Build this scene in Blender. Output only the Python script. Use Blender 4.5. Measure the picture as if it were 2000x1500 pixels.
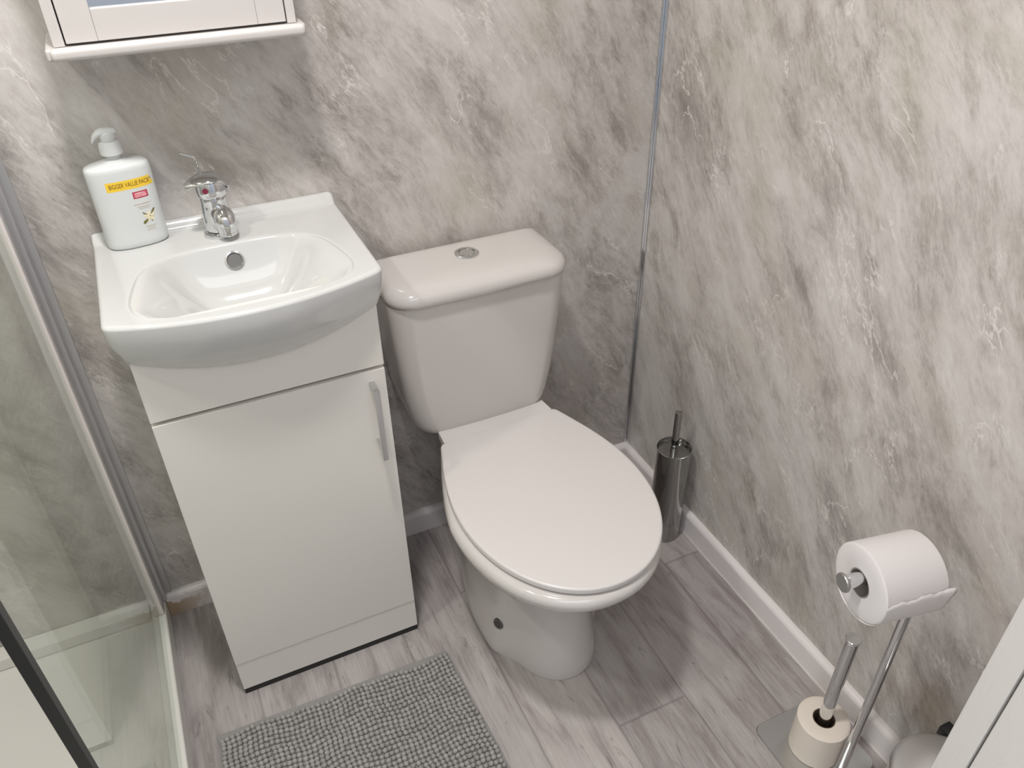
import bpy, bmesh, math, random
from mathutils import Vector, Matrix, Euler
random.seed(7)
for o in list(bpy.data.objects): bpy.data.objects.remove(o)
S = bpy.context.scene
COL = S.collection
PI = math.pi

# ------------------------------------------------------------ camera
cd = bpy.data.cameras.new('camera'); cam = bpy.data.objects.new('camera', cd); COL.objects.link(cam)
cam.location = (-0.982, -1.4084, 1.4707)
cam.rotation_euler = (0.9495, 0.0140, -0.4367)
cd.sensor_fit = 'HORIZONTAL'; cd.sensor_width = 36.0; cd.lens = 1563.5 / 2000 * 36.0
cd.clip_start = 0.02
S.camera = cam
# ------------------------------------------------------------ world (cool daylight of the hall behind the camera)
w = bpy.data.worlds.new('hall_daylight'); S.world = w; w.use_nodes = True
bgn = w.node_tree.nodes['Background']
bgn.inputs[0].default_value = (0.93, 0.96, 1.0, 1); bgn.inputs[1].default_value = 2.8
# ------------------------------------------------------------ ceiling lamp
LAMP = (-0.90, -0.66, 2.215)
ld = bpy.data.lights.new('ceiling_bulb', 'AREA'); lo = bpy.data.objects.new('ceiling_bulb', ld); COL.objects.link(lo)
ld.shape = 'DISK'; ld.size = 0.15; ld.energy = 15.2; ld.color = (1.0, 0.972, 0.962)
lo.location = LAMP
# second, weaker ceiling bulb over the shower
l2 = bpy.data.lights.new('shower_bulb', 'AREA'); lo2 = bpy.data.objects.new('shower_bulb', l2); COL.objects.link(lo2)
l2.shape = 'DISK'; l2.size = 0.10; l2.energy = 9.0; l2.color = (1.0, 0.975, 0.93)
lo2.location = (-1.62, -0.66, 2.21)
# ------------------------------------------------------------ exposure
S.view_settings.view_transform = 'Standard'; S.view_settings.look = 'None'
S.view_settings.gamma = 1.0; S.view_settings.use_curve_mapping = False
S.view_settings.exposure = 0.0

# ================================================================= helpers
def sc(r, g, b):
    f = lambda c: (c/255/12.92) if c/255 <= 0.04045 else ((c/255+0.055)/1.055)**2.4
    return (f(r), f(g), f(b), 1)

def mat(name, col, rough=0.5, metal=0.0, coat=0.0, spec=0.5, sss=0.0, emit=None):
    m = bpy.data.materials.new(name); m.use_nodes = True
    b = m.node_tree.nodes['Principled BSDF']
    b.inputs['Base Color'].default_value = col
    b.inputs['Roughness'].default_value = rough
    b.inputs['Metallic'].default_value = metal
    b.inputs['Specular IOR Level'].default_value = spec
    if coat:
        b.inputs['Coat Weight'].default_value = coat; b.inputs['Coat Roughness'].default_value = 0.04
    if sss:
        b.inputs['Subsurface Weight'].default_value = sss; b.inputs['Subsurface Radius'].default_value = (0.01, 0.01, 0.01)
    return m

class NT:
    def __init__(s, m): s.t = m.node_tree; s.b = s.t.nodes['Principled BSDF']
    def n(s, typ, **kw):
        x = s.t.nodes.new(typ)
        for k, v in kw.items():
            if k.startswith('i_'):
                x.inputs[k[2:].replace('_', ' ')].default_value = v
            else: setattr(x, k, v)
        return x
    def l(s, a, b): s.t.links.new(a, b)
    def ramp(s, fac, stops, interp='LINEAR'):
        r = s.n('ShaderNodeValToRGB'); r.color_ramp.interpolation = interp
        e = r.color_ramp.elements
        while len(e) > 1: e.remove(e[0])
        e[0].position = stops[0][0]; e[0].color = stops[0][1]
        for p, c in stops[1:]:
            k = e.new(p); k.color = c
        s.l(fac, r.inputs[0]); return r
    def mix(s, fac, a, b, mode='MIX'):
        x = s.n('ShaderNodeMix', data_type='RGBA', blend_type=mode)
        for inp, v in ((x.inputs[0], fac), (x.inputs[6], a), (x.inputs[7], b)):
            if hasattr(v, 'is_output'): s.l(v, inp)
            else: inp.default_value = v
        return x.outputs[2]
    def math(s, op, a, b=None, c=None, clamp=False):
        x = s.n('ShaderNodeMath', operation=op); x.use_clamp = clamp
        for i, v in enumerate((a, b, c)):
            if v is None: continue
            if hasattr(v, 'is_output'): s.l(v, x.inputs[i])
            else: x.inputs[i].default_value = v
        return x.outputs[0]
    def noise(s, vec, scale, detail=4, rough=0.5, dist=0.0, w=0.0):
        x = s.n('ShaderNodeTexNoise'); x.noise_dimensions = '3D'
        x.inputs['Scale'].default_value = scale; x.inputs['Detail'].default_value = detail
        x.inputs['Roughness'].default_value = rough; x.inputs['Distortion'].default_value = dist
        s.l(vec, x.inputs['Vector']); return x.outputs['Fac']
    def mapping(s, vec, loc=(0,0,0), rot=(0,0,0), scale=(1,1,1), typ='POINT'):
        x = s.n('ShaderNodeMapping', vector_type=typ)
        x.inputs['Location'].default_value = loc; x.inputs['Rotation'].default_value = rot; x.inputs['Scale'].default_value = scale
        s.l(vec, x.inputs['Vector']); return x.outputs[0]
    def bump(s, h, strength, dist=0.001):
        x = s.n('ShaderNodeBump'); x.inputs['Strength'].default_value = strength; x.inputs['Distance'].default_value = dist
        s.l(h, x.inputs['Height']); s.l(x.outputs[0], s.b.inputs['Normal'])

BM = bmesh.new
def link(name, bm, m, parent=None, smooth=True, sharp=35):
    me = bpy.data.meshes.new(name)
    bmesh.ops.recalc_face_normals(bm, faces=bm.faces)
    if smooth:
        for f in bm.faces: f.smooth = True
        for e in bm.edges:
            if len(e.link_faces) == 2 and e.calc_face_angle(0) > math.radians(sharp): e.smooth = False
    bm.to_mesh(me); bm.free()
    o = bpy.data.objects.new(name, me); COL.objects.link(o)
    for mm in (m if isinstance(m, (list, tuple)) else [m]): me.materials.append(mm)
    if smooth:
        wn = o.modifiers.new('weighted_normals', 'WEIGHTED_NORMAL'); wn.keep_sharp = True; wn.weight = 80
    if parent: o.parent = parent
    return o
def tag(o, label=None, cat=None, group=None, kind=None):
    if label: o['label'] = label
    if cat: o['category'] = cat
    if group: o['group'] = group
    if kind: o['kind'] = kind
    return o
def thing(name, label, cat, loc=(0,0,0), rz=0, group=None):
    o = bpy.data.objects.new(name, None); COL.objects.link(o)
    o.location = loc; o.rotation_euler = (0, 0, rz); o.empty_display_size = 0.05
    return tag(o, label, cat, group)
def struct(name, bm, m, **k): return tag(link(name, bm, m, **k), kind='structure')

def box(bm, x0, x1, y0, y1, z0, z1, bev=0.0, seg=2, mi=0):
    v = [bm.verts.new(p) for p in [(x0,y0,z0),(x1,y0,z0),(x1,y1,z0),(x0,y1,z0),(x0,y0,z1),(x1,y0,z1),(x1,y1,z1),(x0,y1,z1)]]
    fs = [bm.faces.new([v[i] for i in f]) for f in [(3,2,1,0),(4,5,6,7),(0,1,5,4),(1,2,6,5),(2,3,7,6),(3,0,4,7)]]
    for f in fs: f.material_index = mi
    if bev:
        es = list({e for f in fs for e in f.edges})
        bmesh.ops.bevel(bm, geom=es, offset=bev, segments=seg, profile=0.5, affect='EDGES')
def loft(bm, rings, cap0=True, cap1=True, closed=True, mi=0):
    R = [[bm.verts.new(p) for p in r] for r in rings]
    n = len(R[0])
    for a, b in zip(R, R[1:]):
        for i in range(n if closed else n-1):
            j = (i+1) % n
            f = bm.faces.new((a[i], a[j], b[j], b[i])); f.material_index = mi
    if cap0: f = bm.faces.new(R[0][::-1]); f.material_index = mi
    if cap1: f = bm.faces.new(R[-1]); f.material_index = mi
    return R
def circ(cx, cy, z, r, n=48, ry=None):
    ry = ry or r
    return [(cx+r*math.cos(2*PI*i/n), cy+ry*math.sin(2*PI*i/n), z) for i in range(n)]
def lathe(bm, prof, c=(0,0), n=48, cap0=True, cap1=True, mi=0):
    return loft(bm, [circ(c[0], c[1], z, max(r, 1e-5), n) for r, z in prof], cap0, cap1, mi=mi)
def tube(bm, pts, radii, n=20, cap=True, mi=0):
    pts = [Vector(p) for p in pts]
    if not isinstance(radii, (list, tuple)): radii = [radii]*len(pts)
    rings = []; ref = None
    for i, p in enumerate(pts):
        t = (pts[min(i+1, len(pts)-1)] - pts[max(i-1, 0)]).normalized()
        if ref is None: ref = Vector((0,0,1)) if abs(t.z) < 0.9 else Vector((1,0,0))
        u = t.cross(ref).normalized(); v = t.cross(u).normalized(); ref = -u.cross(t).normalized() if False else u.cross(t)
        rings.append([tuple(p + (u*math.cos(2*PI*k/n) + v*math.sin(2*PI*k/n))*radii[i]) for k in range(n)])
    return loft(bm, rings, cap, cap, mi=mi)
def rrect(w, d, r, n=10, cx=0, cy=0, z=0):
    out = []
    for (sx, sy, a0) in ((1,1,0),(-1,1,PI/2),(-1,-1,PI),(1,-1,1.5*PI)):
        for k in range(n+1):
            a = a0 + PI/2*k/n
            out.append((cx+sx*(w/2-r)+r*math.cos(a), cy+sy*(d/2-r)+r*math.sin(a), z))
    return out
def sstep(t): t = max(0, min(1, t)); return t*t*(3-2*t)
def lerp(a, b, t): return a+(b-a)*t
def interp(tab, z):
    if z <= tab[0][0]: return tab[0][1:]
    for a, b in zip(tab, tab[1:]):
        if z <= b[0]:
            t = (z-a[0])/(b[0]-a[0]); return tuple(lerp(p, q, t) for p, q in zip(a[1:], b[1:]))
    return tab[-1][1:]
def text_mesh(body, size, align='CENTER'):
    cu = bpy.data.curves.new('t', 'FONT'); cu.body = body; cu.size = size
    cu.align_x = align; cu.align_y = 'CENTER'; cu.extrude = 0; cu.resolution_u = 4
    o = bpy.data.objects.new('t', cu); COL.objects.link(o)
    bpy.context.view_layer.update()
    me = bpy.data.meshes.new_from_object(o.evaluated_get(bpy.context.evaluated_depsgraph_get()))
    bpy.data.objects.remove(o); bpy.data.curves.remove(cu)
    return me

# ================================================================= materials
def marble(name, streak, across, shift, patch=None):
    """glossy laminate wall panel; `streak` is the direction its veins run in"""
    m = mat(name, (.6,.57,.55,1), 0.24, spec=0.40); N = NT(m)
    g = N.n('ShaderNodeNewGeometry').outputs['Position']
    def dot(v):
        x = N.n('ShaderNodeVectorMath', operation='DOT_PRODUCT'); N.l(g, x.inputs[0]); x.inputs[1].default_value = v; return x.outputs['Value']
    cb = N.n('ShaderNodeCombineXYZ'); N.l(dot(streak), cb.inputs[0]); N.l(dot(across), cb.inputs[1])
    v = N.mapping(cb.outputs[0], loc=shift)
    def warp(vec, scale, amt):
        w_ = N.n('ShaderNodeTexNoise'); w_.inputs['Scale'].default_value = scale; w_.inputs['Detail'].default_value = 3
        N.l(vec, w_.inputs['Vector'])
        a_ = N.n('ShaderNodeVectorMath', operation='SUBTRACT'); N.l(w_.outputs['Color'], a_.inputs[0]); a_.inputs[1].default_value = (.5,.5,.5)
        b_ = N.n('ShaderNodeVectorMath', operation='SCALE'); N.l(a_.outputs[0], b_.inputs[0]); b_.inputs['Scale'].default_value = amt
        c_ = N.n('ShaderNodeVectorMath', operation='ADD'); N.l(vec, c_.inputs[0]); N.l(b_.outputs[0], c_.inputs[1]); return c_.outputs[0]
    v2 = warp(warp(v, 2.2, 0.10), 14, 0.012)
    big = N.noise(N.mapping(v2, scale=(0.42,1,1)), 7.0, 12, 0.66, 0.12)
    med = N.noise(N.mapping(v2, scale=(0.40,1,1), loc=(3.1,1.7,.4)), 26, 10, 0.74, 0.15)
    fine = N.noise(N.mapping(v2, scale=(0.32,1,1), loc=(7.1,4.7,2.4)), 130, 8, 0.75)
    s = N.math('ADD', N.math('MULTIPLY', big, 0.50), N.math('ADD', N.math('MULTIPLY', med, 0.31), N.math('MULTIPLY', fine, 0.19)))
    r = N.ramp(s, [(0.395, sc(156,149,145)), (0.445, sc(173,166,161)), (0.485, sc(188,182,177)), (0.52, sc(199,193,189)), (0.58, sc(209,204,200))])
    # olive taupe clouds
    cl = N.noise(N.mapping(v2, scale=(0.5,1,1), loc=(9,2,5)), 5.2, 7, 0.62, 0.3)
    clm = N.ramp(cl, [(0.52, (0,0,0,1)), (0.66, (1,1,1,1))])
    c = N.mix(N.math('MULTIPLY', clm.outputs[0], 0.5), r.outputs[0], sc(182,175,160))
    # short dark smudges
    dk = N.noise(N.mapping(v2, scale=(0.28,1,1), loc=(1,8,3)), 26, 7, 0.72, 0.3)
    dkm = N.ramp(dk, [(0.54, (0,0,0,1)), (0.64, (1,1,1,1))])
    area = N.ramp(big, [(0.44, (1,1,1,1)), (0.54, (.2,.2,.2,1))])
    c = N.mix(N.math('MULTIPLY', N.math('MULTIPLY', dkm.outputs[0], area.outputs[0]), 0.60), c, sc(136,129,121))
    # thin pale wandering veins
    rd = N.noise(N.mapping(v2, scale=(0.38,1,1), loc=(4,4,4)), 11, 5, 0.60, 0.25)
    rm = N.ramp(N.math('ABSOLUTE', N.math('SUBTRACT', rd, 0.5)), [(0.0, (1,1,1,1)), (0.011, (0,0,0,1))])
    msk = N.ramp(N.noise(v2, 7, 3, 0.5), [(0.48, (0,0,0,1)), (0.60, (1,1,1,1))])
    c = N.mix(N.math('MULTIPLY', N.math('MULTIPLY', rm.outputs[0], msk.outputs[0]), 0.75), c, sc(229,224,219))
    # hair-fine pale scratches along the streaks
    sc2 = N.noise(N.mapping(v2, scale=(0.16,1,1), loc=(2,6,9)), 60, 5, 0.6, 0.6)
    rm2 = N.ramp(N.math('ABSOLUTE', N.math('SUBTRACT', sc2, 0.5)), [(0.0, (1,1,1,1)), (0.02, (0,0,0,1))])
    msk2 = N.ramp(N.noise(v2, 11, 3, 0.5), [(0.45, (0,0,0,1)), (0.6, (1,1,1,1))])
    c = N.mix(N.math('MULTIPLY', N.math('MULTIPLY', rm2.outputs[0], msk2.outputs[0]), 0.35), c, sc(222,217,211))
    if patch:
        d_ = N.n('ShaderNodeVectorMath', operation='DISTANCE'); N.l(g, d_.inputs[0]); d_.inputs[1].default_value = patch
        pm = N.ramp(N.math('ADD', d_.outputs['Value'], N.math('MULTIPLY', med, 0.12)), [(0.065, (1,1,1,1)), (0.135, (0,0,0,1))])
        c = N.mix(N.math('MULTIPLY', pm.outputs[0], 0.55), c, sc(160,142,120))
    N.l(c, N.b.inputs['Base Color'])
    return m

def floor_mat():
    m = mat('grey_oak_vinyl', (.3,.28,.27,1), 0.42, spec=0.4); N = NT(m)
    g = N.n('ShaderNodeNewGeometry').outputs['Position']
    sx = N.n('ShaderNodeSeparateXYZ'); N.l(g, sx.inputs[0])
    X, Y = sx.outputs[0], sx.outputs[1]
    W = 0.1575
    px = N.math('DIVIDE', N.math('ADD', X, 10*W + 0.118), W)
    idx = N.math('FLOOR', px); fx = N.math('FRACT', px)
    wn = N.n('ShaderNodeTexWhiteNoise', noise_dimensions='1D'); N.l(idx, wn.inputs['W'])
    off = N.math('MULTIPLY', N.math('FRACT', N.math('MULTIPLY', idx, 0.37)), 1.2)
    py = N.math('DIVIDE', N.math('ADD', N.math('ADD', Y, 0.73+12.0), off), 1.2)
    # plank idx 7 (x -0.4325..-0.275) has its joint at y=-0.73
    idy = N.math('FLOOR', py); fy = N.math('FRACT', py)
    wn2 = N.n('ShaderNodeTexWhiteNoise', noise_dimensions='2D')
    cb = N.n('ShaderNodeCombineXYZ'); N.l(idx, cb.inputs[0]); N.l(idy, cb.inputs[1]); N.l(cb.outputs[0], wn2.inputs['Vector'])
    # grain coordinates, offset per plank
    cb2 = N.n('ShaderNodeCombineXYZ'); N.l(X, cb2.inputs[0]); N.l(Y, cb2.inputs[1]); N.l(N.math('MULTIPLY', wn2.outputs['Value'], 13), cb2.inputs[2])
    v = N.mapping(cb2.outputs[0], scale=(1, 0.16, 1))
    n1 = N.noise(v, 26, 8, 0.62, 0.9)
    n2 = N.noise(N.mapping(cb2.outputs[0], scale=(1, 0.05, 1)), 230, 6, 0.7, 0.3)
    n3 = N.noise(N.mapping(cb2.outputs[0], scale=(1, 0.35, 1), loc=(0,0,3)), 9, 6, 0.6, 1.2)
    s = N.math('ADD', N.math('MULTIPLY', n1, 0.42), N.math('ADD', N.math('MULTIPLY', n2, 0.26), N.math('MULTIPLY', n3, 0.32)))
    r = N.ramp(s, [(0.34, sc(138,131,128)), (0.43, sc(160,152,149)), (0.50, sc(180,173,170)), (0.60, sc(195,189,185))])
    tone = N.ramp(wn2.outputs['Value'], [(0, sc(228,228,229)), (1, sc(252,250,249))])
    c = N.mix(1.0, r.outputs[0], tone.outputs[0], 'MULTIPLY')
    # dark knots and cracks
    kn = N.noise(N.mapping(cb2.outputs[0], scale=(1, 0.22, 1), loc=(5,1,0)), 34, 6, 0.7, 1.6)
    km = N.ramp(kn, [(0.60, (0,0,0,1)), (0.70, (1,1,1,1))])
    c = N.mix(N.math('MULTIPLY', km.outputs[0], 0.7), c, sc(104,98,95))
    # plank joints
    ex = N.math('MULTIPLY', N.math('MINIMUM', fx, N.math('SUBTRACT', 1.0, fx)), W)
    ey = N.math('MULTIPLY', N.math('MINIMUM', fy, N.math('SUBTRACT', 1.0, fy)), 1.2)
    e = N.math('MINIMUM', ex, ey)
    jm = N.ramp(e, [(0.0, (1,1,1,1)), (0.0014, (0,0,0,1))])
    c = N.mix(N.math('MULTIPLY', jm.outputs[0], 0.45), c, sc(90,82,80))
    N.l(c, N.b.inputs['Base Color'])
    N.bump(N.math('SUBTRACT', s, N.math('MULTIPLY', jm.outputs[0], 0.6)), 0.12, 0.001)
    return m

def skirt_mat():
    m = mat('white_gloss_paint', sc(232,226,224), 0.3); N = NT(m)
    g = N.n('ShaderNodeNewGeometry').outputs['Position']
    sx = N.n('ShaderNodeSeparateXYZ'); N.l(g, sx.inputs[0])
    n = N.noise(g, 28, 5, 0.6, 0.6)
    # water stain at the left end of the back skirting, near the shower tray
    ml = N.ramp(sx.outputs[0], [(0.0, (0,0,0,1)), (1.0, (1,1,1,1))])
    fx = N.math('MULTIPLY', N.math('SUBTRACT', -1.10, sx.outputs[0]), 12, clamp=True)
    fz = N.math('MULTIPLY', N.math('SUBTRACT', 0.047, sx.outputs[2]), 40, clamp=True)
    a = N.ramp(N.math('ADD', n, N.math('MULTIPLY', N.math('MULTIPLY', fx, fz), 0.42)), [(0.58, (0,0,0,1)), (0.66, (1,1,1,1))])
    fac = N.math('MULTIPLY', N.math('MULTIPLY', a.outputs[0], fx), 0.85)
    c = N.mix(fac, sc(232,226,224), sc(166,138,102))
    N.l(c, N.b.inputs['Base Color'])
    return m

M = {}
M['marble_back'] = marble('marble_panel_back', (.50, 0, -.866), (.866, 0, .50), (0.2,0,0))
M['marble_side'] = marble('marble_panel_side', (0, -.57, -.82), (0, -.82, .57), (1.3,.4,0), (0, -.985, .195))
M['floor'] = floor_mat()
M['skirt'] = skirt_mat()
M['paint'] = mat('white_wall_paint', sc(205,202,198), 0.6)
M['ceramic'] = mat('white_ceramic', sc(206,201,197), 0.12, coat=0.6)
M['ceramic_basin'] = mat('basin_ceramic', sc(206,206,204), 0.10, coat=0.6)
M['seat'] = mat('toilet_seat_plastic', sc(214,209,206), 0.28)
M['laminate'] = mat('white_laminate', sc(231,227,220), 0.32)
M['cabpaint'] = mat('white_cabinet_paint', sc(204,199,196), 0.4)
M['chrome'] = mat('chrome', (.72,.73,.74,1), 0.06, 1.0)
M['satin'] = mat('satin_steel', (.62,.63,.63,1), 0.28, 1.0)
M['brushed'] = mat('brushed_steel', (.74,.73,.73,1), 0.30, 1.0)
M['alu'] = mat('aluminium_profile', sc(196,194,195), 0.34, 0.6)
M['steel'] = mat('polished_steel', (.40,.40,.39,1), 0.10, 1.0)
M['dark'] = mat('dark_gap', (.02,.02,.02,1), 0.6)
M['rubber'] = mat('black_seal', (.012,.014,.014,1), 0.35)
M['acrylic'] = mat('shower_tray_acrylic', sc(222,220,214), 0.25)
M['paper'] = mat('toilet_paper', sc(219,214,213), 0.9, spec=0.1)
M['paper_cream'] = mat('toilet_paper_cream', sc(224,214,202), 0.9, spec=0.1)
M['card'] = mat('cardboard', sc(96,78,66), 0.9)
M['bead'] = mat('sealant_bead', sc(205,200,194), 0.4)
M['mirror'] = mat('mirror_glass', (.8,.82,.84,1), 0.02, 1.0)
M['bottle'] = mat('white_soap_bottle', sc(216,219,218), 0.22, sss=0.15)
M['pump'] = mat('frosted_pump_plastic', sc(238,240,240), 0.3)
b_ = M['pump'].node_tree.nodes['Principled BSDF']; b_.inputs['Transmission Weight'].default_value = 0.15; b_.inputs['Roughness'].default_value = 0.35
M['yellow'] = mat('yellow_sticker', sc(245,206,62), 0.4)
M['ink'] = mat('brown_ink', sc(120,66,20), 0.6)
M['red'] = mat('crimson_label', sc(176,40,72), 0.5)
M['pink'] = mat('pink_label', sc(222,104,122), 0.5)
M['white_ink'] = mat('white_ink', sc(250,232,232), 0.6)
M['tan_ink'] = mat('tan_ink', sc(196,178,150), 0.6)
M['petal'] = mat('cream_petal', sc(236,226,190), 0.6)
M['leaf'] = mat('olive_leaf', sc(112,108,52), 0.6)
M['dot'] = mat('magenta_marker', sc(120,24,60), 0.3)

# floor bumps for chenille
m = mat('grey_chenille', sc(140,138,135), 0.9, spec=0.1); N = NT(m)
g = N.n('ShaderNodeNewGeometry')
wn = N.ramp(g.outputs['Random Per Island'], [(0, sc(152,149,146)), (1, sc(168,165,161))])
N.l(wn.outputs[0], N.b.inputs['Base Color'])
N.bump(N.noise(g.outputs['Position'], 700, 2), 0.5, 0.001)
M['chenille'] = m
M['rug_cloth'] = mat('grey_rug_cloth', sc(146,144,142), 0.9, spec=0.1)

# paper with an embossed quilt
for k in ('paper', 'paper_cream'):
    N = NT(M[k]); g = N.n('ShaderNodeNewGeometry').outputs['Position']
    vo = N.n('ShaderNodeTexVoronoi', feature='SMOOTH_F1'); vo.inputs['Scale'].default_value = 170; N.l(g, vo.inputs['Vector'])
    N.bump(vo.outputs['Distance'], 0.25, 0.0006)
# brushed streaks on the bin lid
N = NT(M['brushed']); g = N.n('ShaderNodeNewGeometry').outputs['Position']
st = N.noise(N.mapping(g, scale=(0.06, 1, 1), rot=(0,0,0.5)), 500, 3)
rr = N.ramp(st, [(0.3, (.30,.30,.30,1)), (0.7, (.38,.38,.38,1))]); N.l(rr.outputs[0], N.b.inputs['Roughness'])

def glass_mat():
    m = bpy.data.materials.new('tinted_shower_glass'); m.use_nodes = True
    t = m.node_tree; t.nodes.clear()
    out = t.nodes.new('ShaderNodeOutputMaterial'); mx = t.nodes.new('ShaderNodeMixShader')
    tr = t.nodes.new('ShaderNodeBsdfTransparent'); gl = t.nodes.new('ShaderNodeBsdfGlossy'); fr = t.nodes.new('ShaderNodeFresnel')
    tr.inputs[0].default_value = (0.935, 0.96, 0.94, 1); gl.inputs[0].default_value = (.95,.97,.96,1); gl.inputs['Roughness'].default_value = 0.01
    ge = t.nodes.new('ShaderNodeNewGeometry'); mi = t.nodes.new('ShaderNodeMix'); mi.data_type = 'FLOAT'
    mi.inputs[2].default_value = 1.36; mi.inputs[3].default_value = 1/1.36
    t.links.new(ge.outputs['Backfacing'], mi.inputs[0]); t.links.new(mi.outputs[0], fr.inputs[0])
    t.links.new(fr.outputs[0], mx.inputs[0]); t.links.new(tr.outputs[0], mx.inputs[1]); t.links.new(gl.outputs[0], mx.inputs[2])
    t.links.new(mx.outputs[0], out.inputs[0]); return m
M['glass'] = glass_mat()

def jamb_mat(name, col):
    m = mat(name, col, 0.4); N = NT(m)
    g = N.n('ShaderNodeNewGeometry').outputs['Position']
    n = N.noise(N.mapping(g, scale=(1,1,0.06)), 260, 4, 0.6, 0.4)
    N.bump(n, 0.35, 0.0012); return m
M['jamb'] = jamb_mat('white_painted_door_timber', sc(188,184,178))

# ================================================================= the room
RX, LX, FY, CZ = 0.0, -2.0, -1.2, 2.25
DX0, DX1, DZ = -1.18, -0.45, 2.0      # doorway the photo is taken through
bm = BM(); box(bm, LX-.1, .1, -2.6, .1, -.05, 0); struct('floor', bm, M['floor'], smooth=False)
bm = BM(); box(bm, LX-.1, .1, FY-.1, .1, CZ, CZ+.05); struct('ceiling', bm, M['paint'], smooth=False)
bm = BM(); box(bm, LX-.1, .1, 0, .1, 0, CZ); struct('wall_back', bm, M['marble_back'], smooth=False)
bm = BM(); box(bm, 0, .1, FY-.1, 0, 0, CZ); struct('wall_right', bm, M['marble_side'], smooth=False)
bm = BM(); box(bm, LX-.1, LX, FY-.1, 0, 0, CZ); struct('wall_left', bm, M['marble_side'], smooth=False)
bm = BM()
box(bm, LX, DX0, FY-.1, FY, 0, CZ); box(bm, DX1+.03, 0, FY-.1, FY, 0, CZ); box(bm, DX0, DX1+.03, FY-.1, FY, DZ, CZ)
struct('wall_front', bm, M['paint'], smooth=False)

bm = BM(); box(bm, -2.6, .6, -2.7, -2.6, 0, 2.4); struct('wall_hall', bm, mat('hall_wall_paint', sc(146,150,157), .7), smooth=False)
# door frame: the lining strip and the wider board behind it
df = BM()
box(df, DX1, DX1+.030, FY-.0255, FY+.0, 0, DZ, bev=0.002)
jam = tag(link('trim_1', df, M['jamb']), kind='structure')
df = BM(); box(df, DX1+.001, DX1+.075, FY-.125, FY-.0265, 0, DZ+.05, bev=0.003)
tag(link('trim_2', df, M['jamb']), kind='structure')

# skirting: board with a rounded top edge
def skirt_profile(h=.0636, t=.0158):
    p = [(0,0), (t,0), (t, h-.012)]
    for k in range(1, 8):
        a = PI/2*k/8; p.append((t-.010*(1-math.cos(a)) if False else t-.013+.013*math.cos(a), h-.012+.012*math.sin(a)))
    p += [(t-.013, h), (0, h)]
    return p
pr_ = skirt_profile()
bm = BM(); loft(bm, [[(x, -d, z) for d, z in pr_] for x in (-1.2045, -.0002)]); struct('baseboard_back', bm, M['skirt'], sharp=50)
bm = BM(); loft(bm, [[(-d, y, z) for d, z in pr_] for y in (FY, -.0002)]); struct('baseboard_right', bm, M['skirt'], sharp=50)
# thin sealant bead at the foot of the skirting
bm = BM(); 
ys = [-.02 - i*.0295 for i in range(40)]
rings = []
for i, y in enumerate(ys):
    r = .0035 + .0012*math.sin(i*1.7) * math.cos(i*.6)
    rings.append([(-.0158 - r*math.sin(a), y, r*math.cos(a)*0.9) for a in (0, .4, .8, 1.2, PI/2)] + [(-.0150, y, 0)])
loft(bm, rings); struct('trim_3', bm, M['bead'])
# metal corner strip
bm = BM()
box(bm, -.010, -.0002, -.0035, -.0002, .0636, CZ, bev=.001)
box(bm, -.0035, -.0002, -.011, -.0036, .0636, CZ, bev=.001)
struct('trim_4', bm, M['chrome'])

# ================================================================= shower
tr = thing('shower_tray', 'white shower tray with raised rim behind the glass screen', 'shower tray', (-1.60, -.6, 0))
bm = BM()
def tr_box(*a, **k): box(bm, a[0]+1.6, a[1]+1.6, a[2]+.6, a[3]+.6, a[4], a[5], **k)
tr_box(-1.996, -1.2375, -1.196, -.002, .0005, .030, bev=.0); link('tray_floor', bm, M['acrylic'], tr, smooth=False)
bm = BM(); tr_box(-1.236, -1.2052, -1.196, -.0005, .0005, .062, bev=.004, seg=3); tr_box(-1.996, -1.2375, -.040, -.0005, .0305, .062, bev=.004)
link('rim', bm, M['acrylic'], tr)

sh = thing('shower_screen', 'clear glass shower screen in an aluminium frame beside the basin unit', 'shower screen', (-1.216, -.4, .062))
def B(bm, *a, **k): box(bm, a[0]+1.216, a[1]+1.216, a[2]+.4, a[3]+.4, a[4]-.062, a[5]-.062, **k)
bm = BM()
B(bm, -1.2005, -1.1995+.012, -.006, -.0005, .066, 2.0, bev=.001)
link('wall_flange', bm, M['alu'], sh)
bm = BM()
B(bm, -1.232, -1.1990, -.030, -.0065, .066, 2.0, bev=.002)
B(bm, -1.232, -1.2005, -.0062, -.0008, .066, 2.0, bev=.001)
link('wall_profile', bm, M['alu'], sh)
bm = BM(); B(bm, -1.231, -1.2065, -.056, -.0305, .064, 2.0, bev=.003); link('glass_channel', bm, M['alu'], sh)
bm = BM(); B(bm, -1.2285, -1.2085, -.0640, -.0565, .064, 2.0, bev=.002); tag(link('glazing_strip', bm, mat('pale_glazing_strip', sc(226,217,214), .4), sh), 'pale plastic glazing strip')
bm = BM(); B(bm, -1.1982, -1.1955, -.0022, -.0004, .066, 2.0); link('sealant_line', bm, M['bead'], sh)
bm = BM(); B(bm, -1.2195, -1.2135, -.770, -.0645, .0625, 1.95); link('glass_pane', bm, M['glass'], sh, smooth=False)
bm = BM(); B(bm, -1.2225, -1.2105, -.786, -.7705, .0625, 1.95, bev=.001); tag(link('edge_seal', bm, M['rubber'], sh), 'black rubber seal on the glass edge')

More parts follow.
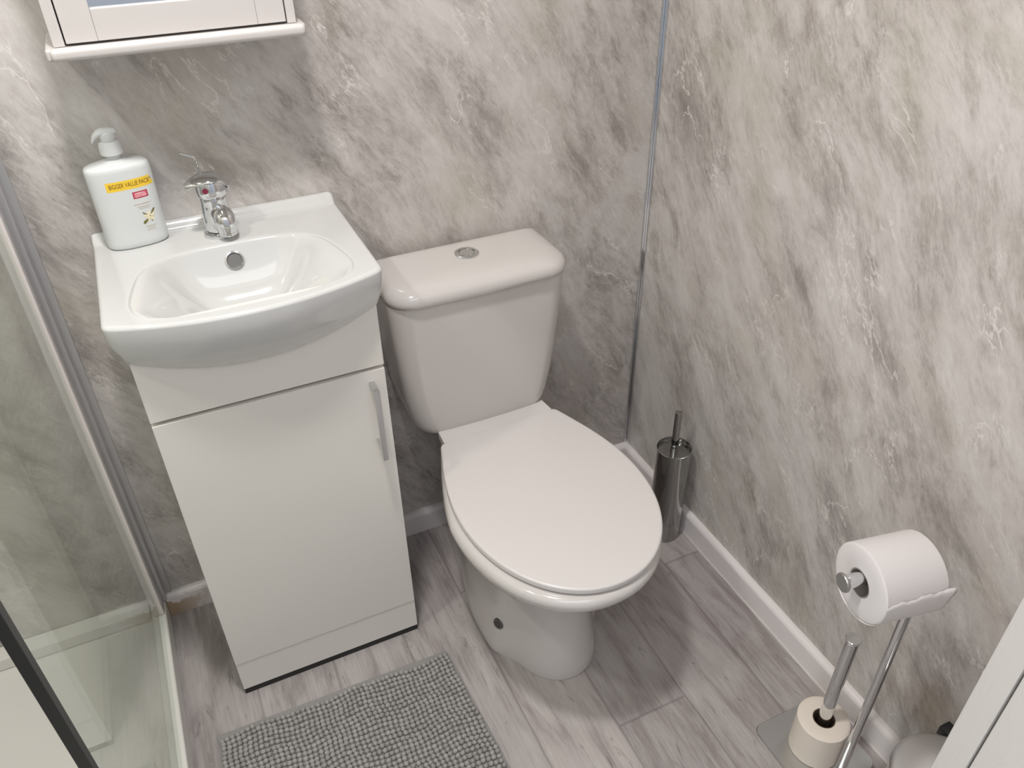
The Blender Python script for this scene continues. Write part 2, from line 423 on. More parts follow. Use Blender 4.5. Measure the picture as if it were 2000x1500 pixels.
# ================================================================= vanity unit
X1, X2, YD = -1.0877, -.7127, -.2928
vu = thing('vanity_unit', 'white gloss vanity cabinet with one door standing under the basin', 'vanity cabinet', (-.9002, -.14, 0))
def V(bm, *a, **k): box(bm, a[0]+.9002, a[1]+.9002, a[2]+.14, a[3]+.14, a[4], a[5], **k)
bm = BM()
V(bm, X1, X1+.015, -.2745, -.0165, .0165, .795); V(bm, X2-.015, X2, -.2745, -.0165, .0165, .795)
V(bm, X1+.0155, X2-.0155, -.2745, -.0165, .10, .115); 
link('carcass', bm, M['laminate'], vu, smooth=False)
bm = BM(); V(bm, X1+.0155, X2-.0155, -.2745, -.264, .68, .73); link('gap_shade_rail', bm, M['dark'], vu, smooth=False)  # carcass rail coloured near black to paint the shade in the gap above the door
bm = BM(); V(bm, X1, X2, YD, -.275,       .7100, .872, bev=.0012); link('front_panel', bm, M['laminate'], vu)
bm = BM(); V(bm, X1, X2, YD, -.275, .0985, .7030, bev=.0012); door = link('door', bm, M['laminate'], vu)
bm = BM(); V(bm, X1, X2, YD+.0015, -.275, .0165, .0968, bev=.001); link('plinth', bm, M['laminate'], vu)
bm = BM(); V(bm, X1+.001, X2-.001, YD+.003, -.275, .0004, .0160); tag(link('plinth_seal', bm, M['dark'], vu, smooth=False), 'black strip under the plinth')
bm = BM()
hx = -.7385
V(bm, hx-.005, hx+.005, -.3265, -.3175, .530, .682, bev=.0012)
V(bm, hx-.005, hx+.005, -.3175, -.2935, .674, .682, bev=.001)
V(bm, hx-.005, hx+.003, -.3175, -.2935, .550, .558, bev=.001)
tag(link('handle', bm, M['satin'], door), 'slim satin metal bar handle')
for fx in (X1+.03, X2-.03):
    for fy in (-.25, -.04):
        bm = BM(); V(bm, fx-.012, fx+.012, fy-.012, fy+.012, 0, .016); link('foot', bm, M['dark'], vu)

# ================================================================= basin
bs = thing('wash_basin', 'white ceramic basin with bowed front, set on the vanity cabinet', 'basin', (-.903, 0, .78))
OX, OZ = -.903, .78
XL, XR = -1.1060, -.6990
ZR = .898
xc, yc, ba, bb = -.900, -.2220, .160, .1100
def yfront(x): 
    u = (x-OX)/((XR-XL)/2); return -.312 - .044*(1-min(1, u*u))
def outline_pt(dx, dy):
    # ray from bowl centre to the outer outline (bowed front), with rounded front corners
    best = 9
    if dx > 1e-9: best = min(best, (XR-xc)/dx)
    if dx < -1e-9: best = min(best, (XL-xc)/dx)
    if dy > 1e-9: best = min(best, (-.0008-yc)/dy)
    if dy < -1e-9:
        lo_, hi_ = 0, best if best < 9 else .4
        hi_ = min(hi_, .5)
        if yc+dy*hi_ < yfront(xc+dx*hi_):
            for _ in range(40):
                mid = (lo_+hi_)/2
                if yc+dy*mid < yfront(xc+dx*mid): hi_ = mid
                else: lo_ = mid
            best = min(best, hi_)
    return (xc+dx*best, yc+dy*best)
raw = []
NB = 720
for i in range(NB):
    a = 2*PI*i/NB; raw.append(outline_pt(math.cos(a), math.sin(a)))
def smooth_ring(pts, it):
    for _ in range(it):
        n = len(pts); pts = [((pts[i-1][0]+2*pts[i][0]+pts[(i+1)%n][0])/4, (pts[i-1][1]+2*pts[i][1]+pts[(i+1)%n][1])/4) for i in range(n)]
    return pts
rs = smooth_ring(raw, 26)
outl = [(rs[i] if raw[i][1] < -.15 else raw[i]) for i in range(NB)]
NR = 240
idx = [int(i*NB/NR) for i in range(NR)]
outl = [outl[i] for i in idx]
def inner_pt(i):
    a = 2*PI*idx[i]/NB; c, s = math.cos(a), math.sin(a)
    e = 3.4 if s > 0 else 3.0
    k = 1/((abs(c)/ba)**e + (abs(s)/bb)**e)**(1/e)
    return (xc+c*k*(1-.13*s*k/bb), yc+s*k)
inn = [inner_pt(i) for i in range(NR)]
def ztop(x, y):
    z = ZR + .0125*sstep((y+.020)/.010)
    return z
rings = []
def depth(d, i):
    q_ = math.sin(2*PI*idx[i]/NB)**2
    q_ = sstep(q_*2.2)
    return -.095*(1-d**lerp(2.0, 3.4, q_))**lerp(2.1, 1.0, q_)
for d in (.03, .12, .25, .4, .5, .6, .68, .75, .81, .86, .90, .93, .955, .975, .99):
    rings.append([(xc+(p[0]-xc)*d, yc+(p[1]-yc)*d, ZR+depth(d, i)) for i, p in enumerate(inn)])
for q, dz in ((0.0, -.0022), (.018, -.0008), (.04, -.0002)):
    rings.append([(lerp(a[0], b[0], q), lerp(a[1], b[1], q), ZR+dz) for a, b in zip(inn, outl)])
ts = [.1,.2,.3,.4,.5,.6,.68,.74,.79,.83,.865,.90,.93,.955,.978,1.0]
RR = .0060
def shrink(p, r):
    x, y = p
    nx_ = sstep((x-xc-.17)/.03) - sstep((xc-x-.17)/.03)
    # inward offset: the front and the sides are rounded, the back stands against the wall
    yf_ = yfront(x); t_ = sstep((-.26-y)/.05)
    return (xc + (x-xc)*(1-r/.2035), min(y + r*t_, -.0008))
inset = [shrink(p, RR) for p in outl]
for q in ts:
    rings.append([(lerp(a[0], b[0], q), lerp(a[1], b[1], q), ztop(lerp(a[0], b[0], q), lerp(a[1], b[1], q))) for a, b in zip(inn, inset)])
for k in range(1, 7):
    ph = PI/2*k/6; r = []
    for a, b in zip(inset, outl):
        r.append((lerp(a[0], b[0], math.sin(ph)), lerp(a[1], b[1], math.sin(ph)), ztop(*b) - RR*(1-math.cos(ph))))
    rings.append(r)
def zbot(x):
    u = (x+.905)/.2; return .780 + .052*u*u
def box_in(x, y):
    # footprint the apron narrows to, just outside the cabinet
    return (min(max(x, -1.0895), -.7110), y if y > -.294 else -.2945 + (y+.294)*0.02)
for t in (.08, .16, .26, .37, .5, .62, .73, .83, .91, .97, 1.0):
    r = []
    for b in outl:
        x, y = b; z0 = ztop(x, y) - RR
        zb = zbot(x) if y < -.294 else max(zbot(x), .84)
        bx, by = box_in(x, y)
        k = t**2.3
        r.append((lerp(x, bx, k), min(-.0005, lerp(y, by, k)), lerp(z0, zb, t)))
    rings.append(r)
bm = BM()
rings = [[(x-OX, y, z-OZ) for x, y, z in r] for r in rings]
loft(bm, rings, cap0=True, cap1=False)
basin = link('bowl', bm, M['ceramic_basin'], bs, sharp=80)
# overflow ring on the back slope of the bowl
ov = Vector((-.8995, -.1222, .8710)) - Vector((OX, 0, OZ))
tilt = Matrix.Translation(ov) @ Euler((math.radians(66), 0, 0)).to_matrix().to_4x4()
bm = BM(); 
rr_ = [[(r*math.cos(2*PI*k/40), r*math.sin(2*PI*k/40), z) for k in range(40)] for r, z in ((.0118, -.002), (.0118, .003), (.0128, .0042), (.0150, .0038), (.0158, .0018), (.0158, -.006))]
loft(bm, rr_, False, False); bm.transform(tilt); orf = link('overflow_ring', bm, M['chrome'], bs)
bm = BM(); loft(bm, [[(r*math.cos(2*PI*k/40), r*math.sin(2*PI*k/40), z) for k in range(40)] for r, z in ((.0120, -.0005), (.0119, .0012))]); bm.transform(tilt)
tag(link('overflow_hole', bm, mat('overflow_shade', (.16,.16,.155,1), .5), orf), 'dark opening inside the chrome ring')

# ================================================================= tap
tp = thing('basin_tap', 'short chrome mixer tap with lever, standing on the basin back ledge', 'tap', (-.906, -.066, ZR))
bm = BM()
lathe(bm, [(.0272,0),(.0280,.002),(.0272,.006),(.0225,.008),(.0205,.009)], n=48); link('base_flange', bm, M['chrome'], tp)
bm = BM()
lathe(bm, [(.0222,.0092),(.0232,.014),(.0232,.026),(.0222,.040),(.0212,.052),(.0208,.060),(.0212,.064),(.0205,.0662)], n=56)
link('tap_body', bm, M['chrome'], tp)
bm = BM()
tube(bm, [(.002,-.008,.040),(.004,-.016,.0405),(.007,-.025,.039),(.008,-.028,.0355),(.0088,-.0305,.030),(.009,-.031,.022),(.009,-.031,.0155)],
     [.0130,.0155,.0172,.0178,.0176,.0165,.0158], n=36)
sp = link('spout', bm, M['chrome'], tp)
bm = BM(); lathe(bm, [(.0145,.0095),(.0158,.011),(.0158,.0152)], c=(.009,-.031), n=36); link('aerator', bm, M['chrome'], sp)
# swivel head with the lever that sweeps over the top towards the left
bm = BM()
lathe(bm, [(.0208,.0668),(.0232,.070),(.0240,.077),(.0236,.086),(.0212,.093),(.0150,.0975),(.005,.0992)], n=56)
hd = link('lever_head', bm, M['chrome'], tp)
bm = BM()
secs = []
pth = [((.0265,.004),.074,.012,.003), ((.0245,.003),.085,.019,.0045), ((.018,.001),.0945,.0235,.005), ((.007,-.001),.1005,.0250,.005), ((-.006,-.003),.1022,.0240,.0046),
       ((-.018,-.0055),.1010,.0200,.0042), ((-.029,-.0075),.0975,.0150,.0036), ((-.037,-.009),.0935,.0095,.0028), ((-.041,-.010),.0910,.004,.0016)]
for i, ((x, y), z, wd, th) in enumerate(pth):
    a = pth[max(i-1,0)]; b = pth[min(i+1, len(pth)-1)]
    t = Vector((b[0][0]-a[0][0], b[0][1]-a[0][1], b[1]-a[1])).normalized()
    s = t.cross(Vector((0,0,1))).normalized(); n = s.cross(t)
    if n.z < 0: n = -n
    secs.append([tuple(Vector((x,y,z)) + s*wd*math.cos(2*PI*k/28) + n*th*math.sin(2*PI*k/28) - n*.005*math.cos(2*PI*k/28)**2) for k in range(28)])
loft(bm, secs); link('lever', bm, M['chrome'], hd)
bm = BM(); loft(bm, [[(-.0015+.0046*math.cos(2*PI*k/24), y, .083+.0046*math.sin(2*PI*k/24)) for k in range(24)] for y in (-.0205, -.0250)])
bm.transform(Matrix.Rotation(math.radians(-22), 4, 'Z'))
tag(link('marker_dot', bm, M['dot'], hd), 'dark red temperature marker dot')
bm = BM()
tube(bm, [(-.010,.030,0),(-.010,.030,.10),(-.0105,.030,.118),(-.013,.030,.124),(-.022,.030,.128),(-.032,.030,.133)], [.0016]*5+[.0022], n=12)
link('plug_rod', bm, M['chrome'], tp)

# ================================================================= soap bottle
sb = thing('soap_bottle', 'white pump soap bottle with yellow sticker on the basin ledge', 'soap dispenser', (-1.0345, -.0400, ZR), math.radians(7))
BA, BD = .0485, .0265
def bsec(z, a, d, n=72, e=2.6):
    out = []
    for k in range(n):
        t = 2*PI*k/n; c, s = math.cos(t), math.sin(t)
        out.append((a*math.copysign(abs(c)**(2/e), c), d*math.copysign(abs(s)**(2/e), s), z))
    return out
prof = [(.0,.040,.020),(.001,.0445,.0235),(.004,.0470,.0255),(.012,.0480,.0262),(.06,.0482,.0264),(.110,.0486,.0266),(.126,.0486,.0265),(.131,.0478,.0258),
        (.134,.0455,.0240),(.136,.040,.0215),(.138,.030,.0180),(.1395,.020,.0150),(.141,.0135,.0130),(.1425,.0120,.0120)]
bm = BM(); loft(bm, [bsec(z, a, d) for z, a, d in prof]); body = link('bottle_body', bm, M['bottle'], sb, sharp=60)
bm = BM(); lathe(bm, [(.0112,.1427),(.0102,.145),(.0105,.1495)], n=32); link('neck', bm, M['pump'], sb)
bm = BM(); lathe(bm, [(.0160,.1497),(.0168,.151),(.0163,.163),(.0150,.1685),(.0135,.1700)], n=40); link('pump_collar', bm, M['pump'], sb)
bm = BM()
lathe(bm, [(.0110,.1702),(.0112,.174),(.0122,.176),(.0120,.182),(.0100,.1845)], n=32)
secs = []
for (x, z, wd, th) in [(.013,.1825,.006,.0035),(.005,.184,.0100,.0048),(-.006,.1845,.0100,.0052),(-.014,.182,.0082,.0052),(-.020,.177,.0064,.0044),(-.0235,.171,.0048,.0036)]:
    secs.append([(x, wd*math.cos(2*PI*k/20), z+th*math.sin(2*PI*k/20)) for k in range(20)])
loft(bm, secs)
pump = link('pump_head', bm, M['pump'], sb); 
def on_bottle(x, z, off):
    # point of the front face, curved round the bottle
    e = 2.6; u = min(.985, abs(x)/.0484); y = -.0264*(1-u**e)**(1/e)
    return (x, y-off, z)
def flat(name, polys, m, off, parent, label=None):
    bm = BM()
    for P in polys:
        bm.faces.new([bm.verts.new(on_bottle(x, z, off)) for x, z in P])
    o = link(name, bm, m, parent, smooth=False)
    if label: o['label'] = label
    return o
def gridrect(x0, x1, z0, z1, n=24):
    return [[(lerp(x0,x1,i/n), z0), (lerp(x0,x1,(i+1)/n), z0), (lerp(x0,x1,(i+1)/n), z1), (lerp(x0,x1,i/n), z1)] for i in range(n)]
def wrap_text(name, body, size, cx, cz, m, off, parent, sx=1.0):
    me = text_mesh(body, size)
    bm = BM(); bm.from_mesh(me); bpy.data.meshes.remove(me)
    for v in bm.verts:
        x, z = cx+v.co.x*sx, cz+v.co.y; v.co = Vector(on_bottle(x, z, off))
    return link(name, bm, m, parent, smooth=False)
stk = flat('yellow_sticker', gridrect(-.026, .0455, .0985, .1135, 40), M['yellow'], .00025, body, 'yellow strip reading BIGGER VALUE PACK')
wrap_text('sticker_lettering', 'BIGGER VALUE PACK*', .0102, .0100, .1060, M['ink'], .0005, stk, 0.64)
lb = flat('brand_label', gridrect(.0085, .0315, .0815, .0925, 12), M['red'], .00025, body, 'crimson brand label')
flat('label_panel', gridrect(.0100, .0300, .0830, .0910, 12), M['pink'], .0004, lb)
wrap_text('label_lettering', 'IMPERIAL', .0046, .0200, .0890, M['white_ink'], .0006, lb, 0.85)
wrap_text('label_lettering', 'LEATHER', .0050, .0200, .0850, M['white_ink'], .0006, lb, 0.85)
for k_, (xa, xb, za, zb_) in enumerate([(.006,.032,.0712,.0722),(.010,.030,.0668,.0675),(.012,.029,.0640,.0646),(.014,.031,.0330,.0336),(.016,.029,.0300,.0305),(.015,.030,.0268,.0273)]):
    flat('label_print', gridrect(xa, xb, za, zb_, 8), M['tan_ink'], .0003, body)
def petal(cx, cz, a, ln, wd):
    P = []
    for k in range(14):
        t = 2*PI*k/14; u = (1+math.cos(t))/2; v = math.sin(t)*wd*(0.35+0.65*u if True else 1)
        px, pz = ln*u, v
        P.append((cx+px*math.cos(a)-pz*math.sin(a), cz+px*math.sin(a)+pz*math.cos(a)))
    return P
fl = flat('flower_print', [petal(.0245, .0490, math.radians(a), .0088, .0034) for a in (20, 92, 160, 232, 305)], M['petal'], .0003, body, 'cream flower printed on the label')
flat('leaf_print', [petal(.0270, .0520, math.radians(48), .0115, .0020), petal(.0215, .0520, math.radians(140), .0085, .0014), petal(.0215, .0455, math.radians(215), .0110, .0030),
                    petal(.0262, .0430, math.radians(280), .0030, .0012), petal(.0240, .0490, math.radians(10), .0025, .0010)], M['leaf'], .0004, fl)

# ================================================================= mirror cabinet
mc = thing('mirror_cabinet', 'white bathroom cabinet with mirror door on the wall above the basin', 'wall cabinet', (-.898, 0, 1.2065))
def Q(bm, *a, **k): box(bm, a[0]+.898, a[1]+.898, a[2], a[3], a[4]-1.21, a[5]-1.21, **k)
CB0, CB1, CT = -1.0620, -.7355, 1.76
bm = BM()
Q(bm, CB0, CB0+.0145, -.1195, -.0005, 1.2245, CT, bev=.001); Q(bm, CB1-.0130, CB1, -.1195, -.0005, 1.2245, CT, bev=.001)
Q(bm, CB0+.015, CB1-.0135, -.1000, -.0005, 1.2245, CT); link('cabinet_body', bm, M['cabpaint'], mc)
bm = BM()
Q(bm, CB0-.012, CB1+.012, -.1250, -.0005, 1.2075, 1.2240, bev=.004, seg=4)
Q(bm, -1.0685, -.7255, -.1370, -.1180, 1.2085, 1.2250, bev=.0065, seg=5)
link('bottom_shelf', bm, M['cabpaint'], mc)
bm = BM()
dx0, dx1, dz0, dz1, fr_ = CB0+.0165, CB1-.0150, 1.2275, CT-.003, .040
Q(bm, dx0, dx0+fr_, -.1200, -.1010, dz0, dz1, bev=.0008); Q(bm, dx1-fr_, dx1, -.1200, -.1010, dz0, dz1, bev=.0008)
Q(bm, dx0+fr_+.0001, dx1-fr_-.0001, -.1200, -.1010, dz0, dz0+fr_, bev=.0008); Q(bm, dx0+fr_+.0001, dx1-fr_-.0001, -.1200, -.1010, dz1-fr_, dz1, bev=.0008)
dr = link('door', bm, M['cabpaint'], mc)
bm = BM(); Q(bm, dx0+fr_, dx1-fr_, -.1120, -.1080, dz0+fr_, dz1-fr_); tag(link('mirror_panel', bm, M['mirror'], dr, smooth=False), 'mirror glass')

# ================================================================= toilet
TX = -.4600
tl = thing('toilet', 'white close-coupled toilet with closed lid beside the vanity cabinet', 'toilet', (TX, 0, 0))
def pan_ring(z, w, yb, yf, wb, ym, e=2.0):
    ep = lerp(2.2, 1.35, sstep((z-.22)/.12))
    # half outline from front centre to back centre, mirrored
    H = []
    nf, nb, nk = 26, 14, 8
    for k in range(nf+1):
        a = PI/2*k/nf
        H.append((w*math.sin(a)**(2/e) if a else 0, ym-(ym-yf)*max(0, math.cos(a))**(2/e)))
    for k in range(1, nb+1):
        t = k/nb; H.append((lerp(w, wb, t**ep), lerp(ym, yb-.012, t)))
    for k in range(1, nk+1):
        a = PI/2*k/nk
        H.append((wb-.012+.012*math.cos(a), yb-.012+.012*math.sin(a)))
    H.append((0, yb))
    ring = H + [(-x, y) for x, y in H[-2:0:-1]]
    return [(x, y, z) for x, y in ring]
pan = [(0.0, .106, -.06, -.546, .085, -.36), (.006, .108, -.06, -.548, .086, -.36), (.03, .106, -.06, -.545, .086, -.36), (.08, .099, -.06, -.532, .083, -.36), (.14, .091, -.06, -.512, .078, -.37),
       (.19, .086, -.055, -.500, .075, -.38), (.235, .088, -.05, -.512, .078, -.39), (.27, .100, -.045, -.540, .082, -.40), (.30, .120, -.04, -.580, .084, -.40),
       (.325, .148, -.035, -.620, .082, -.40), (.345, .174, -.03, -.650, .075, -.40), (.362, .190, -.03, -.665, .072, -.40), (.375, .194, -.03, -.672, .070, -.40),
       (.386, .1935, -.03, -.674, .070, -.40), (.3935, .189, -.032, -.669, .068, -.40), (.3965, .183, -.036, -.662, .064, -.40), (.397, .172, -.045, -.650, .058, -.40)]
bm = BM(); loft(bm, [pan_ring(z, w_, yb, yf, wb, ym, e=2.15) for z, w_, yb, yf, wb, ym in pan])
# side flanks of the foot, with the recess where the column meets them
for v in bm.verts:
    if v.co.z < .27 and v.co.y > -.47 and abs(v.co.x) > .02:
        k = sstep((v.co.y+.47)/.06) * sstep((.25-v.co.z)/.16) * (1 - .65*sstep((v.co.y+.32)/.16))
        v.co.x *= 1 + .22*k
yaw = Matrix.Translation((0, -.16, 0)) @ Matrix.Rotation(math.radians(1.6), 4, 'Z') @ Matrix.Translation((0, .16, 0))
pn = link('pan', bm, M['ceramic'], tl, sharp=70)
mat('dull_metal', (.22,.21,.20,1), .4, .9)
from mathutils.bvhtree import BVHTree
bv_ = BVHTree.FromPolygons([v.co.copy() for v in pn.data.vertices], [tuple(p.vertices) for p in pn.data.polygons])
for s in (-1, 1):
    hit, nor, _, _ = bv_.ray_cast(Vector((s*.5, -.418, .088)), Vector((-s, 0, 0)))
    if nor.x*s < 0: nor = -nor
    bm = BM()
    loft(bm, [[(r*math.cos(2*PI*k/28), r*math.sin(2*PI*k/28), z) for k in range(28)] for r, z in ((.0125,-.006),(.0125,.0012),(.0115,.0028),(.0078,.0028),(.0070,.0005),(.0036,.0005),(.0028,.0028))])
    bm.transform(Matrix.Translation(hit) @ nor.to_track_quat('Z', 'Y').to_matrix().to_4x4())
    tag(link('fixing_bolt', bm, bpy.data.materials['dull_metal'], pn), 'dull round floor fixing bolt')
# seat and lid
def lid_ring(z, g=0.0, sc_=1.0):
    H = []
    w, ym, yf = .1862-g, -.415, -.664+g
    for k in range(33):
        a = PI/2*k/32; H.append((w*math.sin(a)**(2/2.06) if a else 0, ym-(ym-yf)*max(0, math.cos(a))**(2/2.06)))
    nb = 22
    wb = .1370-g
    for k in range(1, nb+1):
        t = k/nb; H.append((lerp(wb, w, math.cos(t*PI/2)), lerp(ym, -.196, t)))
    H.append((wb-.004, -.1915)); H.append((min(.1175, wb-.008), -.190)); H.append((.06, -.190)); H.append((0, -.190))
    ring = H + [(-x, y) for x, y in H[-2:0:-1]]
    return [(x, y, z) for x, y in ring]
def seat_thing(name, zs, parent=tl, lbl=None):
    bm = BM(); loft(bm, [lid_ring(z, g) for z, g in zs]); bm.transform(yaw)
    return link(name, bm, M['seat'], parent, sharp=40)
seat_thing('seat', [(.3972,.008),(.3976,.006),(.4000,.006),(.4004,.008)])
ldo = seat_thing('lid', [(.4008,.005),(.4012,.002),(.4030,0),(.4100,0),(.4120,.0010),(.4133,.0028),(.4138,.0055),(.4140,.020)])
bm = BM()
loft(bm, [[(x*k_, y, z) for x, y in ((-.1265,-.1902),(-.123,-.150),(.123,-.150),(.1265,-.1902))] for z, k_ in ((.3972,1),(.4125,1),(.4140,.993))])
bm.transform(yaw); link('hinge_block', bm, M['seat'], tl, sharp=30)
# cistern
def cis_ring(z, w, yf, r, bow=.006, n=10, yb=-.018, cx0=-.0125):
    # outline with bowed front
    P = []
    for k in range(n+1):
        a = -PI/2 + PI/2*k/n
        P.append((w-r+r*math.cos(a), yf+r+r*math.sin(a)))
    P += [(w, yb-.006), (w-.006, yb), (0, yb), (-w+.006, yb), (-w, yb-.006)]
    for k in range(n+1):
        a = PI + PI/2*k/n
        P.append((-w+r+r*math.cos(a), yf+r+r*math.sin(a)))
    m_ = 15
    for k in range(1, m_):
        P.append((lerp(-w+r, w-r, k/m_), yf))
    out = []
    for x, y in P:
        u = min(1, abs(x)/w); out.append((x+cx0, y-bow*(1-u*u)*sstep((-.03-y)/.1), z))
    return out
cis = [(.3985,.106,-.128,.024),(.4010,.124,-.140,.028),(.4060,.1345,-.147,.032),(.4140,.1430,-.151,.036),(.4280,.1510,-.154,.038),(.4500,.1575,-.156,.040),(.50,.1660,-.159,.040),
       (.56,.1720,-.162,.040),(.64,.1785,-.166,.040),(.70,.1830,-.169,.040),(.7265,.1845,-.170,.040),(.7285,.1840,-.1695,.040)]
bm = BM(); loft(bm, [cis_ring(*c) for c in cis]); cst = link('cistern', bm, M['ceramic'], tl, sharp=70)
lidp = [(.7295,.170,-.163,.04),(.7300,.180,-.174,.045),(.7335,.1855,-.181,.050),(.742,.1870,-.1825,.050),(.751,.1855,-.181,.050),(.7580,.1810,-.176,.050),(.7635,.1735,-.1680,.050),(.7670,.162,-.157,.048),(.7690,.145,-.141,.046),(.7700,.10,-.115,.04)]
bm = BM(); loft(bm, [cis_ring(z, w_, yf, r, .005, yb=-.012-(.19-w_)*.35 if z > .745 else -.012) for z, w_, yf, r in lidp]); cl_ = link('cistern_lid', bm, M['ceramic'], tl, sharp=70)
bm = BM(); lathe(bm, [(.0225,.7698),(.0240,.7705),(.0240,.7722),(.0215,.7738),(.0165,.7736),(.0160,.7712),(.0150,.7708)], c=(-.0115,-.082), n=48, cap0=False)
bt = link('flush_button_ring', bm, M['chrome'], cl_)
bm = BM(); lathe(bm, [(.0148,.7706),(.0148,.7728),(.0138,.7737),(.010,.7735),(.004,.7731)], c=(-.0115,-.082), n=48); link('flush_button', bm, M['chrome'], bt)
bm = BM(); box(bm, -.07, .07, -.016, -.0005, .42, .70); link('wall_bracket', bm, M['ceramic'], tl, smooth=False)

# ================================================================= toilet brush
tb = thing('toilet_brush', 'chrome toilet brush in a tall cylindrical holder in the corner', 'toilet brush', (-.061, -.279, 0))
bm = BM(); lathe(bm, [(.0365,.0),(.0375,.002),(.0382,.02),(.0392,.15),(.0400,.270),(.0402,.274),(.0392,.2745),(.0385,.270),(.0385,.262)], n=64, cap1=False)
link('holder', bm, M['steel'], tb)
bm = BM(); lathe(bm, [(.0383,.260),(.0383,.2635),(.036,.2645),(.006,.2650)], n=64); link('lid_disc', bm, M['steel'], tb)
bm = BM(); lathe(bm, [(.0086,.2652),(.0086,.282),(.0078,.283),(.0078,.286),(.0084,.287),(.0084,.374),(.0078,.3762),(.0045,.3770),(.0040,.3762)], n=28); link('brush_handle', bm, M['steel'], tb)

# ================================================================= paper stand
ps = thing('toilet_roll_stand', 'free-standing chrome toilet roll holder with square base by the right wall', 'toilet roll holder', (-.120, -.880, 0))
bm = BM(); loft(bm, [rrect(.160-g, .160-g, .016, z=z) for z, g in ((0,.002),(.001,0),(.006,0),(.0072,.002))]); link('base_plate', bm, M['satin'], ps, sharp=40)
PX, PY = .005, -.062
AZ = .578
D = Vector((-.982, .19, 0)).normalized()
bm = BM()
pts = [(PX, PY, .0073), (PX, PY, AZ-.030)]
for k in range(1, 7):
    a = PI/2*k/6; p = Vector((PX, PY, AZ-.030)) + D*.030*(1-math.cos(a)) + Vector((0,0,.030*math.sin(a))); pts.append(tuple(p))
AS = Vector(pts[-1])
link_pts = pts
tube(bm, pts, .0078, n=28); link('pole', bm, M['chrome'], ps)
bm = BM()
AS0 = Vector((PX, PY, AZ))
AE = AS0 + D*.134
tube(bm, [tuple(AS+D*.0003), tuple(AS+D*.003), tuple(AE)], [.0078,.0105,.0105], n=28); arm = link('roll_arm', bm, M['chrome'], ps)
bm = BM(); tube(bm, [tuple(AE+D*.0003), tuple(AE+D*.0015), tuple(AE+D*.004), tuple(AE+D*.0055)], [.0135,.0145,.0145,.0135], n=36); link('end_cap', bm, M['satin'], arm)
bm = BM(); lathe(bm, [(.0115,.0073),(.0115,.326),(.0125,.329),(.0132,.331),(.0132,.3335),(.0122,.3345)], n=40); link('spare_roll_rod', bm, M['chrome'], ps)

# spare roll standing on the plate, around the rod
rl = thing('toilet_roll', 'cream spare toilet roll standing upright on the holder base plate', 'toilet roll', (-.120, -.880, .0075))
def roll(bm, ro, ri, h, n=80):
    loft(bm, [circ(0,0,0,ri,n), circ(0,0,0,ro-.002,n), circ(0,0,.002,ro,n), circ(0,0,h-.003,ro,n), circ(0,0,h,ro-.004,n), circ(0,0,h+.0003,(ro+ri)/2,n), circ(0,0,h,ri+.001,n), circ(0,0,h-.001,ri,n), circ(0,0,.0,ri,n)], False, False)
bm = BM(); roll(bm, .0470, .0200, .0925); link('paper_roll', bm, M['paper_cream'], rl, sharp=50)
bm = BM(); loft(bm, [circ(0,0,.0005,.0198,60), circ(0,0,.0918,.0198,60), circ(0,0,.0918,.0188,60), circ(0,0,.0005,.0188,60)], False, False); tag(link('cardboard_core', bm, M['card'], rl), 'brown cardboard core')

# hanging roll
RC = Vector((-.120, -.880, 0)) + AS0 + D*.0595
RO, RI, RL = .0585, .0215, .100
hang = -(RI-.0122)
rh = thing('toilet_roll', 'white toilet roll hanging on the arm of the chrome holder', 'toilet roll', tuple(RC + Vector((0,0,hang))))
ang = math.atan2(D.y, D.x)
rot = Matrix.Rotation(ang, 4, 'Z') @ Matrix.Rotation(math.radians(90), 4, 'Y') @ Matrix.Translation((0,0,-RL/2))
bm = BM(); roll(bm, RO, RI, RL, 96); bm.transform(rot); link('paper_roll', bm, M['paper'], rh, sharp=50)
bm = BM(); loft(bm, [circ(0,0,.0005,RI-.0003,60), circ(0,0,RL-.0005,RI-.0003,60), circ(0,0,RL-.0005,RI-.0013,60), circ(0,0,.0005,RI-.0013,60)], False, False); bm.transform(rot)
tag(link('cardboard_core', bm, mat('grey_card', sc(150,142,136), .8), rh), 'grey cardboard core')
# loose last sheet lying round the roll, with a torn wavy edge and a lifted corner
bm = BM()
nx, na = 40, 26
U = Vector((-D.y, D.x, 0))       # horizontal, square to the axis; towards the wall side
U = U if U.y < 0 else -U         # points towards the camera
G = []
for i in range(nx+1):
    row = []
    s_ = lerp(-RL/2, RL/2, i/nx)
    t_ = i/nx                     # 0 = far (pole) end
    a_end = 0.40 + .022*math.sin(i*.42+1) + .012*math.sin(i*1.1) - .14*t_
    for j in range(na+1):
        a = lerp(-2.4, a_end, j/na)          # angle from horizontal-front, downwards negative
        lift = .0008 + .0016*sstep((j/na-.85)/.15) * (0.3+0.7*(1-t_)) + .005*sstep((j/na-.86)/.14)*sstep((.10-t_)/.10)
        r = RO + lift
        p = D*(s_ - (.006*sstep((.06-t_)/.06)*sstep((j/na-.8)/.2))) + U*(r*math.cos(a)) + Vector((0,0,r*math.sin(a)))
        row.append(bm.verts.new(p))
    G.append(row)
for i in range(nx):
    for j in range(na): bm.faces.new((G[i][j], G[i+1][j], G[i+1][j+1], G[i][j+1]))
lsh = link('loose_sheet', bm, M['paper'], rh)
so = lsh.modifiers.new('thickness', 'SOLIDIFY'); so.thickness = .0004; so.offset = 0

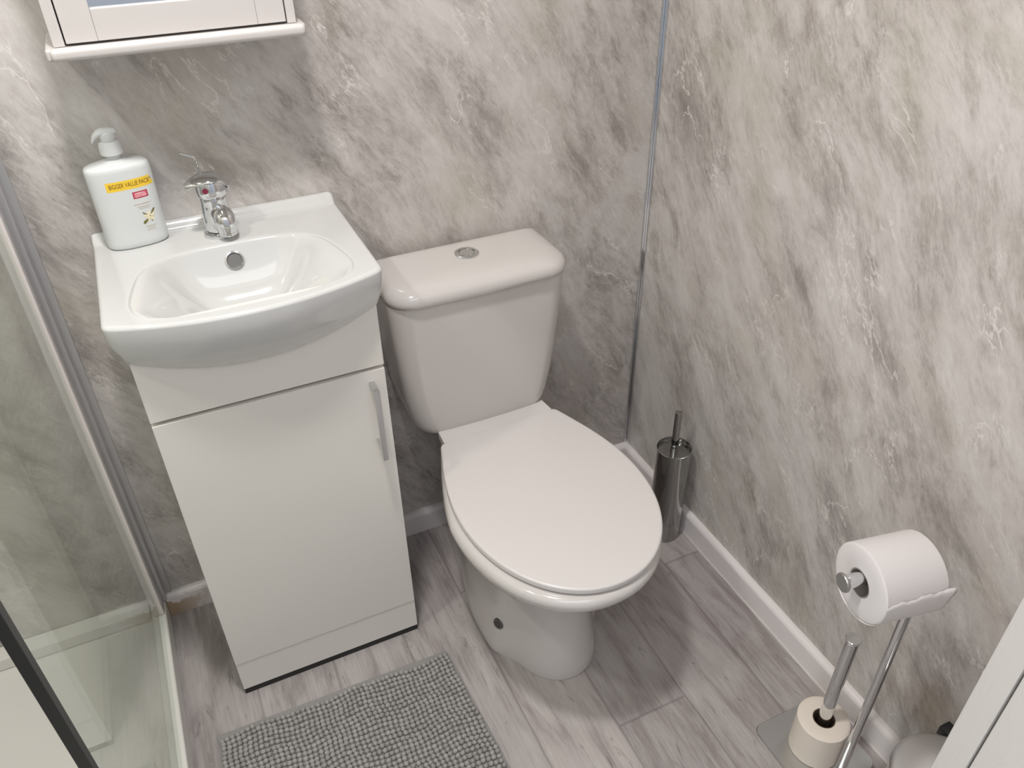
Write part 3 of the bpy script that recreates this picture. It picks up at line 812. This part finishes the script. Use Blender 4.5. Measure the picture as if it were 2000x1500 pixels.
# ================================================================= pedal bin
pb = thing('pedal_bin', 'small round brushed steel pedal bin in the corner behind the door frame', 'bin', (-.118, -1.104, 0))
bm = BM(); lathe(bm, [(.082,0),(.084,.002),(.084,.230),(.083,.232)], n=72); link('bin_body', bm, M['brushed'], pb, sharp=40)
bm = BM(); lathe(bm, [(.0845,.2325),(.0862,.236),(.0862,.243),(.0845,.2475),(.078,.2515),(.062,.2555),(.04,.258),(.015,.259)], n=72); link('bin_lid', bm, M['brushed'], pb, sharp=40)
bm = BM(); box(bm, .060, .084, .055, .075, .225, .252, bev=.003); 
link('lid_hinge', bm, M['rubber'], pb)
bm = BM(); box(bm, -.02, .02, -.0905, -.083, .006, .014, bev=.002); link('pedal', bm, M['rubber'], pb)

# ================================================================= rug
rg = thing('bath_mat', 'grey chenille bath mat lying on the floor before the vanity cabinet', 'bath mat', (-.924, -.72, 0), math.radians(-1.2))
HX, HY = .239, .352
def mat_shape(x, y):
    d = HY - y; return x + .045*d + x*.12*d
bm = BM(); box(bm, -HX, HX, -HY, HY, .0008, .0055, bev=.0018)
for v in bm.verts: v.co.x = mat_shape(v.co.x, v.co.y)
link('mat_backing', bm, M['rug_cloth'], rg)
bm = BM()
base = bmesh.new(); bmesh.ops.create_icosphere(base, subdivisions=2, radius=1.0)
bv = [v.co.copy() for v in base.verts]; bf = [[v.index for v in f.verts] for f in base.faces]; base.free()
verts, faces = [], []
pitch = .0098; row = .0100
ny = int((2*HY-.018)/row); nx = int((2*HX-.010)/pitch)+1
for j in range(ny):
    yy = HY - .0165 - j*row
    for i in range(nx):
        x = (i-(nx-1)/2)*pitch
        wv = .0032*math.sin(x*31+j*.12) + .0016*math.sin(x*67-j*.25) + .0006*math.sin(j*1.1+i*.4)
        cx_ = x + random.uniform(-.0007,.0007) + .0012*math.sin(j*.9); cy_ = yy + wv + random.uniform(-.0008,.0008)
        if abs(cx_) > HX-.004 or abs(cy_) > HY-.012: continue
        r = random.uniform(.0048,.0054); h = random.uniform(.0055,.0075)
        cx_ = mat_shape(cx_, cy_); an = random.uniform(0, PI); ca, sa = math.cos(an), math.sin(an); ex = random.uniform(1.0,1.12)
        k0 = len(verts)
        for c in bv:
            px, py = c.x*r*ex, c.y*r
            verts.append((cx_+px*ca-py*sa, cy_+px*sa+py*ca, .0085+c.z*h))
        faces += [[a+k0 for a in f] for f in bf]
me = bpy.data.meshes.new('chenille_pile'); me.from_pydata(verts, [], faces); me.update()
for p in me.polygons: p.use_smooth = True
o = bpy.data.objects.new('chenille_pile', me); COL.objects.link(o); me.materials.append(M['chenille']); o.parent = rg; o['kind'] = 'stuff'
